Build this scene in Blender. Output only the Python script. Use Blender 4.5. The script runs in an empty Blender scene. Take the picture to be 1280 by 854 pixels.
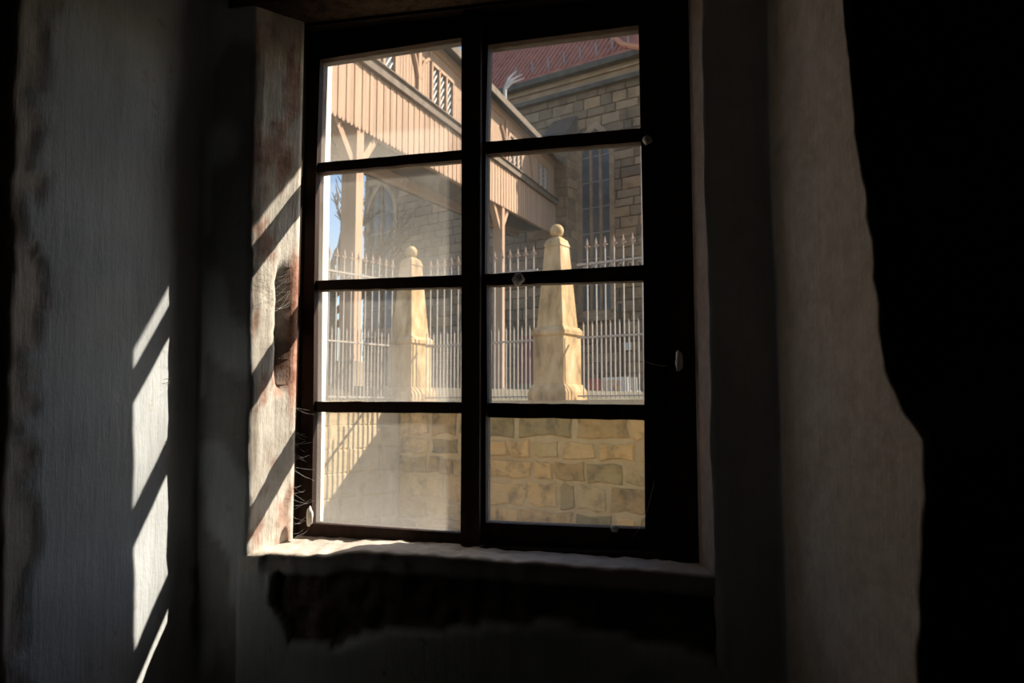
import bpy, bmesh, math, random
from mathutils import Vector, noise, Matrix
random.seed(7)
D = bpy.data
SC = bpy.context.scene
COL = SC.collection

# ------------------------------------------------------------------ camera
F, YAW, PIT, EYE = 1000.0, 0.220923, 0.085459, 1.5      # focal length in pixels of a 1280 px wide frame
CY, SY, CP, SP = math.cos(YAW), math.sin(YAW), math.cos(PIT), math.sin(PIT)
cam = D.cameras.new('camera'); camo = D.objects.new('camera', cam); COL.objects.link(camo)
cam.sensor_width = 36.0; cam.lens = F / 1280 * 36.0
cam.clip_start = .02; cam.clip_end = 400
camo.location = (0, 0, EYE)
camo.rotation_euler = (math.pi / 2 + PIT, 0, YAW)
cam.dof.use_dof = True; cam.dof.focus_distance = 2.3; cam.dof.aperture_fstop = 7.0
SC.camera = camo

# ------------------------------------------------------------------ light
SUN = Vector((1.78, 1.0, 1.68)).normalized()            # towards the sun
w = D.worlds.new('World'); SC.world = w; w.use_nodes = True
nt = w.node_tree; nt.nodes.clear()
sky = nt.nodes.new('ShaderNodeTexSky'); sky.sky_type = 'NISHITA'; sky.sun_disc = False
sky.sun_elevation = math.asin(SUN.z); sky.sun_rotation = math.atan2(SUN.x, SUN.y)
sky.air_density = 1.0; sky.dust_density = .7; sky.ozone_density = 1.5
bg = nt.nodes.new('ShaderNodeBackground'); bg.inputs['Strength'].default_value = .12
out = nt.nodes.new('ShaderNodeOutputWorld')
nt.links.new(sky.outputs[0], bg.inputs[0]); nt.links.new(bg.outputs[0], out.inputs[0])
sl = D.lights.new('sun', 'SUN'); sl.energy = 5.6; sl.angle = .0093; sl.color = (1.0, .90, .76)
so = D.objects.new('sun', sl); COL.objects.link(so); so.location = (30, 20, 40)
so.rotation_euler = SUN.to_track_quat('Z', 'Y').to_euler()
vs = SC.view_settings
vs.view_transform = 'Standard'; vs.look = 'None'; vs.gamma = 1.0; vs.use_curve_mapping = False
vs.exposure = 1.0

# ------------------------------------------------------------------ helpers: directions
def ray(px, py):
    u = (px - 640) / F; v = -(py - 427) / F
    fy = CP - SP * v; z = SP + CP * v
    return Vector((CY * u - SY * fy, SY * u + CY * fy, z))
def rel(p): return Vector((p[0], p[1], p[2] + EYE))
def onY(px, py, Y):
    r = ray(px, py); return rel(r * (Y / r.y))
def plan(u, wd, h=0.0):                                 # u to the right, wd ahead of the viewer, h above the eye
    return Vector((CY * u - SY * wd, SY * u + CY * wd, EYE + h))
def onplane(px, py, P, d):                              # vertical plane through P along d
    n = Vector((d[1], -d[0], 0)); r = ray(px, py); E = Vector((0, 0, EYE))
    return E + r * (n.dot(P - E) / n.dot(r))
Z = Vector((0, 0, 1))

# ------------------------------------------------------------------ helpers: materials
def node(nt, t, **kw):
    n = nt.nodes.new(t)
    for k, v in kw.items(): setattr(n, k, v)
    return n
def base_mat(name):
    m = D.materials.new(name); m.use_nodes = True
    nt = m.node_tree; b = nt.nodes['Principled BSDF']
    return m, nt, b
def ramp(nt, fac, stops):
    r = node(nt, 'ShaderNodeValToRGB')
    e = r.color_ramp.elements
    while len(e) < len(stops): e.new(.5)
    for i, (p, c) in enumerate(stops):
        e[i].position = p; e[i].color = (c[0], c[1], c[2], 1) if not isinstance(c, (int, float)) else (c, c, c, 1)
    nt.links.new(fac, r.inputs[0]); return r.outputs[0]
def noise_tex(nt, scale, detail=4, rough=.55, vec=None, stretch=None):
    n = node(nt, 'ShaderNodeTexNoise')
    n.inputs['Scale'].default_value = scale; n.inputs['Detail'].default_value = detail; n.inputs['Roughness'].default_value = rough
    if vec is None: vec = node(nt, 'ShaderNodeNewGeometry').outputs['Position']
    if stretch:
        mp = node(nt, 'ShaderNodeMapping'); mp.inputs['Scale'].default_value = stretch
        nt.links.new(vec, mp.inputs['Vector']); vec = mp.outputs[0]
    nt.links.new(vec, n.inputs['Vector']); return n.outputs['Fac']
def mix(nt, fac, a, b, mode='MIX'):
    n = node(nt, 'ShaderNodeMix', data_type='RGBA', blend_type=mode)
    for s, v in ((n.inputs[0], fac), (n.inputs[6], a), (n.inputs[7], b)):
        if hasattr(v, 'links'): nt.links.new(v, s)
        elif isinstance(v, (int, float)): s.default_value = v
        else: s.default_value = (v[0], v[1], v[2], 1)
    return n.outputs[2]
def bump(nt, b, h, strength=.3, dist=.01):
    n = node(nt, 'ShaderNodeBump'); n.inputs['Strength'].default_value = strength; n.inputs['Distance'].default_value = dist
    nt.links.new(h, n.inputs['Height']); nt.links.new(n.outputs[0], b.inputs['Normal'])
def mat_noise(name, c0, c1, scale, rough=.85, bstr=.3, bdist=.01, stretch=None, rnd=None, c2=None, metal=0):
    m, nt, b = base_mat(name)
    f = noise_tex(nt, scale, 5, .6, stretch=stretch)
    st = [(.3, c0), (.7, c1)] if c2 is None else [(.28, c0), (.5, c1), (.72, c2)]
    c = ramp(nt, f, st)
    if rnd:                                             # piece to piece tone
        oi = node(nt, 'ShaderNodeObjectInfo')
        c = mix(nt, 1.0, c, ramp(nt, oi.outputs['Random'], rnd), 'MULTIPLY')
    nt.links.new(c, b.inputs['Base Color'])
    b.inputs['Roughness'].default_value = rough; b.inputs['Metallic'].default_value = metal
    b.inputs['Specular IOR Level'].default_value = .25
    if bstr: bump(nt, b, noise_tex(nt, scale * 3, 5, .65, stretch=stretch), bstr, bdist)
    return m
M = {}
def plaster():
    m, nt, b = base_mat('old_plaster')
    n1 = noise_tex(nt, 2.2, 5, .6); n2 = noise_tex(nt, 9, 5, .7, stretch=(1.2, 1.2, .35)); n3 = noise_tex(nt, 28, 4, .6); n4 = noise_tex(nt, 34, 5, .7, stretch=(1.6, 1.6, .16))
    c = ramp(nt, n1, [(.25, (.47, .50, .53)), (.5, (.60, .635, .67)), (.75, (.69, .70, .71))])
    c = mix(nt, ramp(nt, n2, [(.45, 0), (.75, .5)]), c, (.38, .385, .39))
    c = mix(nt, ramp(nt, n4, [(.52, 0), (.72, .28)]), c, (.33, .33, .33))
    chips = ramp(nt, n3, [(.63, 0), (.66, 1)])
    c = mix(nt, mix(nt, 1.0, chips, ramp(nt, n1, [(.45, 0), (.62, .8)]), 'MULTIPLY'), c, (.42, .33, .22))
    at = node(nt, 'ShaderNodeVertexColor', layer_name='wear_and_light')
    sp = node(nt, 'ShaderNodeSeparateColor'); nt.links.new(at.outputs[0], sp.inputs[0])
    cream = ramp(nt, noise_tex(nt, 20, 5, .65), [(.3, (.62, .55, .46)), (.6, (.80, .74, .66))])
    c = mix(nt, sp.outputs[2], c, cream)
    brick = ramp(nt, noise_tex(nt, 40, 5, .7), [(.35, (.30, .12, .08)), (.65, (.62, .36, .27))])
    c = mix(nt, sp.outputs[0], c, brick)
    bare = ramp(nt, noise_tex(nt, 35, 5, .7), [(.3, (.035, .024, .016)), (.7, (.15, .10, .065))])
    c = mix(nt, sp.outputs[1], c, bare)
    nt.links.new(c, b.inputs['Base Color']); b.inputs['Roughness'].default_value = .9; b.inputs['Specular IOR Level'].default_value = .15
    h = mix(nt, .5, n4, mix(nt, .35, n2, noise_tex(nt, 90, 4, .6))); bump(nt, b, h, .7, .007)
    return m
M['plaster'] = plaster()
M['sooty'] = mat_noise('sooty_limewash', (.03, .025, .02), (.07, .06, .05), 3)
M['floorboards'] = mat_noise('dark_stone_floor', (.05, .04, .03), (.10, .085, .07), 4)
M['frame'] = mat_noise('old_dark_wood', (.016, .008, .005), (.050, .024, .014), 30, .75, .5, .003, stretch=(1, 1, .12))
M['web'] = mat_noise('spider_silk', (.55, .53, .5), (.7, .68, .64), 40, .9, 0)
M['cocoon'] = mat_noise('cocoon_silk', (.62, .58, .52), (.85, .82, .77), 60, .95, .4, .002)
M['stone'] = mat_noise('ochre_sandstone', (.24, .17, .08), (.64, .42, .16), 5, .95, .9, .04, c2=(.70, .47, .20),
                       rnd=[(0, (.42, .44, .40)), (.22, (.75, .76, .70)), (.5, (1, 1, 1)), (.75, (1.15, 1.0, .85)), (1, (.55, .52, .46))])
M['mortar'] = mat_noise('lime_mortar', (.52, .35, .15), (.64, .45, .21), 8, .95, .6, .02)
M['lit_stone'] = mat_noise('sunlit_sandstone', (.44, .325, .19), (.60, .47, .30), 5, .9, .6, .02, c2=(.54, .41, .25))  # paler copy of the wall stone, sunlight put into its colour
M['pier'] = mat_noise('weathered_pier_stone', (.17, .115, .06), (.52, .35, .175), 3.5, .9, .6, .02, c2=(.70, .545, .36), stretch=(1.3, 1.3, .6))
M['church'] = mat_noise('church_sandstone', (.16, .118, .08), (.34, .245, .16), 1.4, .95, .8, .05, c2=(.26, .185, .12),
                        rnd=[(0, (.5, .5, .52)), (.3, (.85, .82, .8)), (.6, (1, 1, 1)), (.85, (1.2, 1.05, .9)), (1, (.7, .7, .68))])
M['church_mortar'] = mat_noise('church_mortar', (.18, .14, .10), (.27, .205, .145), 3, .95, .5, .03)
M['cornice'] = mat_noise('cornice_stone', (.25, .165, .10), (.46, .315, .20), 1.6, .9, .6, .05, stretch=(1, 1, 2))
M['soot_stone'] = mat_noise('blackened_stone', (.06, .055, .05), (.13, .12, .10), 3)
M['roof'] = mat_noise('red_clay_tiles', (.34, .12, .085), (.55, .21, .145), 2.5, .85, .7, .08, stretch=(1, 1, .4))
M['hip'] = mat_noise('orange_ridge_tiles', (.62, .24, .12), (.75, .32, .17), 6)
M['wood'] = mat_noise('sunbleached_planks', (.37, .235, .155), (.47, .325, .23), 3.5, .8, .35, .02, stretch=(4, 4, .25),
                      rnd=[(0, (.86, .84, .82)), (.5, (1, 1, 1)), (1, (1.1, 1.06, 1.02))])
M['beam'] = mat_noise('gallery_beams', (.36, .225, .145), (.46, .31, .21), 3, .8, .3, .02, stretch=(3, 3, .3))
M['rail'] = mat_noise('weathered_grey_rail', (.12, .09, .068), (.21, .165, .13), 4, .85)
M['groof'] = mat_noise('gallery_roof_slate', (.055, .042, .035), (.10, .08, .068), 3, .8)
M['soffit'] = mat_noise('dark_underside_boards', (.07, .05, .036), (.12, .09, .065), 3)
M['window_glass'] = mat_noise('far_window_glass', (.07, .08, .10), (.14, .155, .175), 1.5, .25, 0)
M['lead'] = mat_noise('lead_cames', (.24, .24, .25), (.36, .36, .37), 5, .6, 0)
M['lattice'] = mat_noise('white_lattice_bars', (.62, .58, .54), (.74, .70, .66), 5, .7, 0)
M['iron'] = mat_noise('pale_painted_iron', (.36, .31, .27), (.48, .42, .37), 12, .6, 0)
M['copper'] = mat_noise('rust_tipped_iron', (.34, .22, .16), (.44, .31, .24), 12, .7, 0)
M['ground'] = mat_noise('cobble_lane', (.24, .185, .12), (.36, .285, .19), 1.5, .95, .5, .05)
M['gravel'] = mat_noise('churchyard_gravel', (.11, .10, .065), (.19, .165, .115), 1.5, .95, .5, .05)
M['bark'] = mat_noise('tree_bark', (.10, .08, .06), (.20, .16, .12), 6)
M['maroon'] = mat_noise('maroon_paint', (.20, .055, .05), (.28, .085, .075), 4, .6, 0)
M['red'] = mat_noise('red_paint', (.42, .07, .05), (.52, .11, .08), 4, .6, 0)
M['white'] = mat_noise('white_board', (.58, .56, .52), (.70, .68, .64), 4, .6, 0)
M['greyboard'] = mat_noise('grey_board', (.34, .33, .31), (.46, .44, .42), 4, .6, 0)
def poster():
    m, nt, b = base_mat('printed_poster')
    tc = node(nt, 'ShaderNodeTexCoord')
    f = noise_tex(nt, 2.1, 2, .5, vec=tc.outputs['Generated'])
    c = ramp(nt, f, [(.36, (.42, .12, .09)), (.46, (.50, .36, .30)), (.54, (.72, .45, .12)), (.62, (.55, .50, .46)), (.7, (.30, .30, .36))])
    nt.links.new(c, b.inputs['Base Color']); b.inputs['Roughness'].default_value = .5
    return m
M['poster'] = poster()
def glass(name, amount):
    m, nt, b = base_mat(name); nt.nodes.remove(b)
    o = nt.nodes['Material Output']
    uv = node(nt, 'ShaderNodeUVMap'); sx = node(nt, 'ShaderNodeSeparateXYZ'); nt.links.new(uv.outputs[0], sx.inputs[0])
    def mth(op, a, c):
        n = node(nt, 'ShaderNodeMath', operation=op)
        for s, v in ((n.inputs[0], a), (n.inputs[1], c)):
            if hasattr(v, 'links'): nt.links.new(v, s)
            else: s.default_value = v
        return n.outputs[0]
    ex = mth('MINIMUM', sx.outputs[0], mth('SUBTRACT', 1, sx.outputs[0])); ey = mth('MINIMUM', sx.outputs[1], mth('SUBTRACT', 1, sx.outputs[1]))
    edge = mth('MINIMUM', ex, mth('MULTIPLY', ey, .8))
    film = noise_tex(nt, 7, 5, .6); rim = noise_tex(nt, 30, 4, .6)
    grime = ramp(nt, mth('ADD', edge, mth('MULTIPLY', mth('SUBTRACT', rim, .5), .12)), [(.0, .75), (.05, .28), (.16, 0)])
    base = ramp(nt, film, [(.3, .35), (.75, 1.0)])
    specks = ramp(nt, noise_tex(nt, 260, 2, .5), [(.70, 0), (.74, .8)])
    low = ramp(nt, mth('ADD', sx.outputs[1], mth('MULTIPLY', mth('SUBTRACT', film, .5), .5)), [(.0, 1.3), (.18, .75), (.55, .0)])
    scr = ramp(nt, noise_tex(nt, 14, 5, .75, stretch=(3, 1, .35)), [(.56, 0), (.60, .35), (.64, 0)])
    fac = mth('MINIMUM', mth('MULTIPLY', mth('ADD', mth('ADD', mth('ADD', base, low), scr), mth('ADD', grime, specks)), amount), .9)
    tr = node(nt, 'ShaderNodeBsdfTransparent'); tr.inputs[0].default_value = (.97, .97, .955, 1)
    tl = node(nt, 'ShaderNodeBsdfTranslucent'); tl.inputs[0].default_value = (.82, .78, .70, 1)
    df = node(nt, 'ShaderNodeBsdfDiffuse'); df.inputs[0].default_value = (.5, .46, .4, 1)
    d2 = node(nt, 'ShaderNodeMixShader'); d2.inputs[0].default_value = .4
    nt.links.new(tl.outputs[0], d2.inputs[1]); nt.links.new(df.outputs[0], d2.inputs[2])
    ms = node(nt, 'ShaderNodeMixShader'); nt.links.new(fac, ms.inputs[0])
    nt.links.new(tr.outputs[0], ms.inputs[1]); nt.links.new(d2.outputs[0], ms.inputs[2])
    gl = node(nt, 'ShaderNodeBsdfGlossy'); gl.inputs['Roughness'].default_value = .04
    m2 = node(nt, 'ShaderNodeMixShader'); m2.inputs[0].default_value = .02
    nt.links.new(ms.outputs[0], m2.inputs[1]); nt.links.new(gl.outputs[0], m2.inputs[2])
    nt.links.new(m2.outputs[0], o.inputs[0])
    return m
M['glass_l'] = glass('dusty_old_glass', .12)
M['glass_r'] = glass('old_glass', .065)

# ------------------------------------------------------------------ helpers: geometry
def link(name, me, m=None, parent=None):
    o = D.objects.new(name, me); COL.objects.link(o)
    if m is not None and me is not None and not me.materials: me.materials.append(M[m])
    if parent is not None: o.parent = parent
    return o
def tag(o, label, cat=None, group=None, kind=None):
    o['label'] = label
    if cat: o['category'] = cat
    if group: o['group'] = group
    if kind: o['kind'] = kind
    return o
def empty(name, loc, label, cat=None, group=None, kind=None):
    o = D.objects.new(name, None); COL.objects.link(o); o.location = loc; o.empty_display_size = .1
    return tag(o, label, cat, group, kind)
class MB:
    def __init__(s): s.v = []; s.f = []
    def add(s, vs, fs):
        k = len(s.v); s.v += [Vector(v) for v in vs]; s.f += [tuple(i + k for i in f) for f in fs]; return s
    def hexa(s, p):                                     # 8 corners: bottom ring then top ring
        return s.add(p, [(0, 3, 2, 1), (4, 5, 6, 7), (0, 1, 5, 4), (1, 2, 6, 5), (2, 3, 7, 6), (3, 0, 4, 7)])
    def box(s, a, b):
        x0, y0, z0 = a; x1, y1, z1 = b
        return s.hexa([(x0, y0, z0), (x1, y0, z0), (x1, y1, z0), (x0, y1, z0), (x0, y0, z1), (x1, y0, z1), (x1, y1, z1), (x0, y1, z1)])
    def bar(s, a, b, wx, wy, up=Z):                     # rectangular bar from a to b
        a = Vector(a); b = Vector(b); d = (b - a).normalized()
        x = d.cross(up)
        if x.length < 1e-4: x = d.cross(Vector((1, 0, 0)))
        x.normalize(); y = x.cross(d).normalized()
        c = lambda p: [p - x * wx / 2 - y * wy / 2, p + x * wx / 2 - y * wy / 2, p + x * wx / 2 + y * wy / 2, p - x * wx / 2 + y * wy / 2]
        return s.hexa(c(a) + c(b))
    def obox(s, P, d, n, L, T, z0, z1):                 # box from P along d (length L), n (thickness T)
        P = Vector((P[0], P[1], 0)); q = [P, P + d * L, P + d * L + n * T, P + n * T]
        return s.hexa([a + Z * z0 for a in q] + [a + Z * z1 for a in q])
    def tube(s, pts, r, k=5):
        pts = [Vector(p) for p in pts]; rings = []
        rr = r if isinstance(r, (list, tuple)) else [r] * len(pts)
        for i, p in enumerate(pts):
            d = (pts[min(i + 1, len(pts) - 1)] - pts[max(i - 1, 0)]).normalized()
            x = d.cross(Z if abs(d.z) < .95 else Vector((1, 0, 0))).normalized(); y = d.cross(x)
            rings.append([p + (x * math.cos(2 * math.pi * j / k) + y * math.sin(2 * math.pi * j / k)) * rr[i] for j in range(k)])
        vs = [v for g in rings for v in g]
        fs = [(i * k + j, i * k + (j + 1) % k, (i + 1) * k + (j + 1) % k, (i + 1) * k + j) for i in range(len(pts) - 1) for j in range(k)]
        fs += [tuple(range(k)), tuple(range((len(pts) - 1) * k, len(pts) * k))]
        return s.add(vs, fs)
    def lathe(s, prof, k=8, c=(0, 0, 0), rot=0):        # (r, z) profile
        c = Vector(c); vs = []
        for r, z in prof:
            vs += [c + Vector((r * math.cos(rot + 2 * math.pi * j / k), r * math.sin(rot + 2 * math.pi * j / k), z)) for j in range(k)]
        n = len(prof)
        fs = [(i * k + j, i * k + (j + 1) % k, (i + 1) * k + (j + 1) % k, (i + 1) * k + j) for i in range(n - 1) for j in range(k)]
        fs += [tuple(range(k)), tuple(range((n - 1) * k, n * k))]
        return s.add(vs, fs)
    def grid(s, rows):
        n = len(rows[0]); vs = [v for r in rows for v in r]
        return s.add(vs, [(i * n + j, i * n + j + 1, (i + 1) * n + j + 1, (i + 1) * n + j) for i in range(len(rows) - 1) for j in range(n - 1)])
    def mesh(s, name, smooth=False):
        me = D.meshes.new(name); me.from_pydata([tuple(v) for v in s.v], [], s.f); me.validate()
        bm = bmesh.new(); bm.from_mesh(me); bmesh.ops.recalc_face_normals(bm, faces=bm.faces); bm.to_mesh(me); bm.free()
        if smooth:
            for p in me.polygons: p.use_smooth = True
        return me
    def build(s, name, m, parent=None, smooth=False):
        return link(name, s.mesh(name, smooth), m, parent)

# ================================================================== THE ROOM
YA, YN, YG = 1.64, 1.20, 1.80                           # niche back, room wall face, glass plane
def px2(px, py, Y): p = onY(px, py, Y); return Vector((p.x, p.y))
CL = px2(244, 600, YA); ang = math.radians(12)
SD = Vector((-math.sin(ang), -math.cos(ang)))           # left splay runs from the corner towards the room
def on_splay(px, py):
    return onplane(px, py, Vector((CL.x, CL.y, 0)), SD)
NL = CL + SD * ((CL.y - YN) / math.cos(ang))
AL = px2(309, 600, YA); AR = px2(889, 500, YA); CR = px2(975, 600, YA); NR = px2(1150, 560, YN)
tx, tz = SUN.x / SUN.y, SUN.z / SUN.y
S2 = on_splay(150, 590); KR = px2(804, 427, 1.0).x
YO = (S2.x - tx * S2.y) / (KR - tx); XR = KR * YO       # outer right jamb: where the sun's edge on the splay comes from
S1 = on_splay(207, 374); ZL = S1.z + tz * (YO - S1.y)   # outer lintel
XJ = px2(410, 350, YO).x

def nz(p, s, o=0): return noise.fractal(Vector((p[0] * s + o, p[1] * s, p[2] * s)), 1.0, 2.0, 4)
def relief(p):
    return Vector((nz(p, 2.1, 3) * .0035 + nz(p, 9, 11) * .0022, nz(p, 2.1, 40) * .005 + nz(p, 9, 70) * .002, 0))
def lerp_list(tab, x):
    if x <= tab[0][0]: return tab[0][1]
    for (a, b), (c, d) in zip(tab, tab[1:]):
        if x <= c: return b + (d - b) * (x - a) / (c - a)
    return tab[-1][1]
def sample(pts, steps, ref):
    o = []
    for (a, b), (c, d), st in zip(zip(pts, pts[1:]), zip(ref, ref[1:]), steps):
        n = max(1, int(math.ceil((d - c).length / st)))
        o += [a + (b - a) * (i / n) for i in range(n)]
    return o + [pts[-1]]
V2 = lambda x, y: Vector((x, y))
zs = [-.32 + i * .02 for i in range(int(3.1 / .02) + 1)]
wallm = MB(); wear_and_light = []                                 # wear: (brick, bare, cream) of each vertex, some of it painted light and shade
def wall_rows(fn_pts, steps, fix=None):
    rows = []; ref = fn_pts(EYE)
    for z in zs:
        row = []
        for p in sample(fn_pts(z), steps, ref):
            q = Vector((p.x, p.y, z)); c = (0, 0, 0)
            if fix: q, c = fix(q)
            row.append(q); wear_and_light.append(c)
        rows.append(row)
    wallm.grid(rows)
def smooth01(a, b, x):
    t = max(0, min(1, (x - a) / (b - a))); return t * t * (3 - 2 * t)
# left part of the window wall: room face, splay, niche back, reveal, jamb, outer jamb, facade
def left_pts(z):
    h = z - EYE
    e = .010 * noise.noise(Vector((3.1, 0, h * 9))) + .008 * noise.noise(Vector((9, 0, h * 25)))
    lean = V2(-.032 * max(-.8, min(.6, h)), 0)           # the old wall leans a little
    near = NL - SD * (.012 + e) + lean
    ar = AL + V2(-.02 * max(-.8, min(.9, h)), 0) + V2(.006 * noise.noise(Vector((h * 8, 5, 0))) + .004 * noise.noise(Vector((h * 30, 5, 0))), 0)
    return [V2(-3.0, YN), V2(NL.x - .05, YN), near, CL + lean, ar, V2(-.918, 1.745), V2(-.935, 1.76), V2(-.935, 1.842), V2(XJ, YO), V2(-3.0, YO)]
def left_fix(q):
    h = q.z - EYE; c = (0, 0, 0); d = relief(q)
    if q.y > YA + .004 and q.y < 1.75 and q.x > -1.0:   # the reveal: cream plaster, brick showing, broken groove by the frame
        s = (q.y - YA) / (1.745 - YA); cream = .9
        br = smooth01(.22, .36, noise.noise(Vector((h * 7.5, s * 2.0, 4.2))) + .5 * noise.noise(Vector((h * 30, s * 6, 1)))) * .7
        gap = smooth01(.52, .60, s) * (1 - smooth01(.76, .82, s)) * smooth01(.04, .08, h + .02 * noise.noise(Vector((q.y * 60, 0, h * 20)))) * (1 - smooth01(.30, .36, h))
        edge = smooth01(.78, .86, s) * smooth01(-.05, .05, h) * (1 - smooth01(.33, .42, h))
        d = d * .4 + V2(-.035 * gap, 0).to_3d() + Vector((.004 * noise.noise(q * 45), 0, 0))
        c = (min(1, br + edge), gap, cream * (1 - gap))
        if s > .995: d = Vector((0, 0, 0))
    elif q.y >= 1.745 and q.x > -2.9: d = Vector((0, 0, 0)); c = (0, 0, .9)
    elif q.y <= YN + .13 and q.x < -1.0:                # crumbling edge of the room face
        t = q.y + .07 * nz(q, 6, 21) + .03 * nz(q, 25, 3)
        k = 1 - smooth01(YN + .045, YN + .060, t)
        c = (.10 * k, .18 * k, .7 * k); d = d + Vector((-.008 * k, 0, 0))
    if abs(q.y - YA) < .02 and q.x > AL.x - .12 and h < .9:
        c = (c[0], max(c[1], .55 * smooth01(-.02, .2, noise.noise(q * 7) + .1)), c[2])
    if q.x < -2.9: d = Vector((0, 0, 0))
    return q + d, c
wall_rows(left_pts, [.4, .02, .012, .012, .010, .02, .03, .02, .4], left_fix)
# right part: facade, outer jamb, reveal, niche back, splay with its broken edge, room face
edge_px = [(-.55, 1128), (-.36, 1131), (-.24, 1138), (-.10, 1150), (-.035, 1152), (-.005, 1128), (.035, 1112), (.08, 1106), (.18, 1098), (.30, 1092), (.45, 1080), (.65, 1074), (1.2, 1066)]
RD = (NR - CR).normalized()
def right_pts(z):
    h = z - EYE
    px = lerp_list(edge_px, h) + 5 * noise.noise(Vector((7, 2, h * 22))) + 2 * noise.noise(Vector((7, 2, h * 70)))
    e = onplane(px, 427, Vector((CR.x, CR.y, 0)), RD); e = V2(e.x, e.y)
    ar = AR + V2(.005 * noise.noise(Vector((h * 8, 15, 0))), 0)
    return [V2(2.6, YO), V2(XR, YO), V2(XR + .04, 1.842), V2(.03, 1.842), V2(.03, 1.76), V2(.008, 1.745), ar, CR, e, V2(e.x + .03, e.y + .012 + .010 * noise.noise(Vector((1, 8, h * 18)))), V2(.55, e.y - .01), V2(1.1, YN), V2(2.6, YN)]
def right_fix(q):
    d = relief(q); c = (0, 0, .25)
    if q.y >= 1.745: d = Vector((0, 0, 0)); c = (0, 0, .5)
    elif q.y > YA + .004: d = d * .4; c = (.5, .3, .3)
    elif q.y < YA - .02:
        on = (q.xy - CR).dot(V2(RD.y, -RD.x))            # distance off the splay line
        c = (0, .95, 0) if abs(on) > .008 or q.x > .32 else (.22, .08, .85)  # gallery's warm light on the splay painted in as brick and cream tint
    if q.x > 2.5: d = Vector((0, 0, 0))
    return q + d, c
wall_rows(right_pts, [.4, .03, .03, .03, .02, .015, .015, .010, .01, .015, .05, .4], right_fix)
# below the window: niche back up to the sill, the plaster fallen off under it
def lower():
    sl = lambda x: EYE - .296 - .026 * (x + .97) / 1.0
    rows = []
    n = 110
    for k in range(96):
        row = []
        for i in range(n + 1):
            x = AL.x - .03 + (AR.x - AL.x + .06) * i / n
            st = sl(x) + .004 * noise.noise(Vector((x * 14, 2, 0))) + .003 * noise.noise(Vector((x * 45, 7, 0)))
            st -= .020 * (1 - smooth01(-.82, -.70, x))
            if k < 70: z = -.32 + (st - .008 + .32) * (k / 69) ** .62; y = YA - .0012 + .006 * (1 - smooth01(AL.x - .028, AL.x - .012, x)) + .008 * smooth01(AR.x + .005, AR.x + .028, x)
            else:
                s = (k - 69) / 26
                y = YA + .012 + s * .17; z = st + .006 * s + .020 * s * (1 - smooth01(-.82, -.70, x))
                if k == 70: y = YA + .003; z = st - .003
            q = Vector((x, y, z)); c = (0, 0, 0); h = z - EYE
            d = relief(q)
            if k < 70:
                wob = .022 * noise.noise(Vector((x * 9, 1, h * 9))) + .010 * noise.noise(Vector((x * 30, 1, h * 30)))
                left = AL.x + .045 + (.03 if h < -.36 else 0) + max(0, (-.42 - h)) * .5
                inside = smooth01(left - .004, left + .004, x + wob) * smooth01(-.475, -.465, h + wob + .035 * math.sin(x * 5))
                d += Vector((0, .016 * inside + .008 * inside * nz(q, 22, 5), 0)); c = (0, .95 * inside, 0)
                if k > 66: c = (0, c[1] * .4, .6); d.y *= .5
            else:
                c = (.10, 0, .95); d = Vector((0, d.y * (1 - (k - 69) / 26), .003 * noise.noise(q * 40)))
            if i in (0, n): d = d * .5
            row.append(q + d); wear_and_light.append(c)
        rows.append(row)
    wallm.grid(rows)
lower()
def plainbox(a, b, c=(0, .3, .2)):
    wallm.box(a, b); wear_and_light.extend([c] * 8)
plainbox((-1.06, YA - .002, EYE + .955), (.10, 1.85, 2.78), (0, 1, 0))         # above the window, inside; shade painted into its colour as bare tone
plainbox((-1.06, 1.842, ZL), (.30, YO, 2.78), (0, 0, .5))           # outer lintel
plainbox((-1.06, 1.842, -.32), (.30, YO, EYE - .34), (0, 0, .5))    # outer breast wall
plainbox((-1.35, YN, EYE + 1.06), (.60, YA + .01, 2.78))            # niche head
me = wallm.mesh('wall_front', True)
ca = me.color_attributes.new('wear_and_light', 'FLOAT_COLOR', 'POINT')
for i, c in enumerate(wear_and_light): ca.data[i].color = (c[0], c[1], c[2], 1)
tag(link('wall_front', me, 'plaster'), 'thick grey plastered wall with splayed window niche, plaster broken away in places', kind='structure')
tag(MB().box((-3.12, -3.0, -.32), (-3.0, YO, 2.78)).build('wall_left', 'sooty'), 'dark sooty side wall of the room beyond the niche', kind='structure')
tag(MB().box((2.6, -3.0, -.32), (2.72, YO, 2.78)).build('wall_right', 'sooty'), 'dark sooty side wall lost in black shade', kind='structure')
tag(MB().box((-3.12, -3.12, -.32), (2.72, -3.0, 2.78)).build('wall_back', 'sooty'), 'dark sooty rear wall facing the window', kind='structure')
tag(MB().box((-3.12, -3.12, -.12), (2.72, 1.86, 0)).build('floor', 'floorboards'), 'dark worn stone floor of the unlit room', kind='structure')
tag(MB().box((-3.12, -3.12, 2.72), (2.72, YO, 2.9)).build('ceiling', 'sooty'), 'dark sooty ceiling of the unlit room', kind='structure')

# ------------------------------------------------------------------ the window: frame, two sashes, eight panes
win = empty('window_1', (-.46, YG, EYE - .30), 'old dark wooden casement window with eight dusty panes in two sashes', kind='structure')
winv = -win.location
def wbuild(mb, name, m, parent, base, smooth=False):
    mb.v = [v - base for v in mb.v]
    return mb.build(name, m, parent, smooth)
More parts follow.
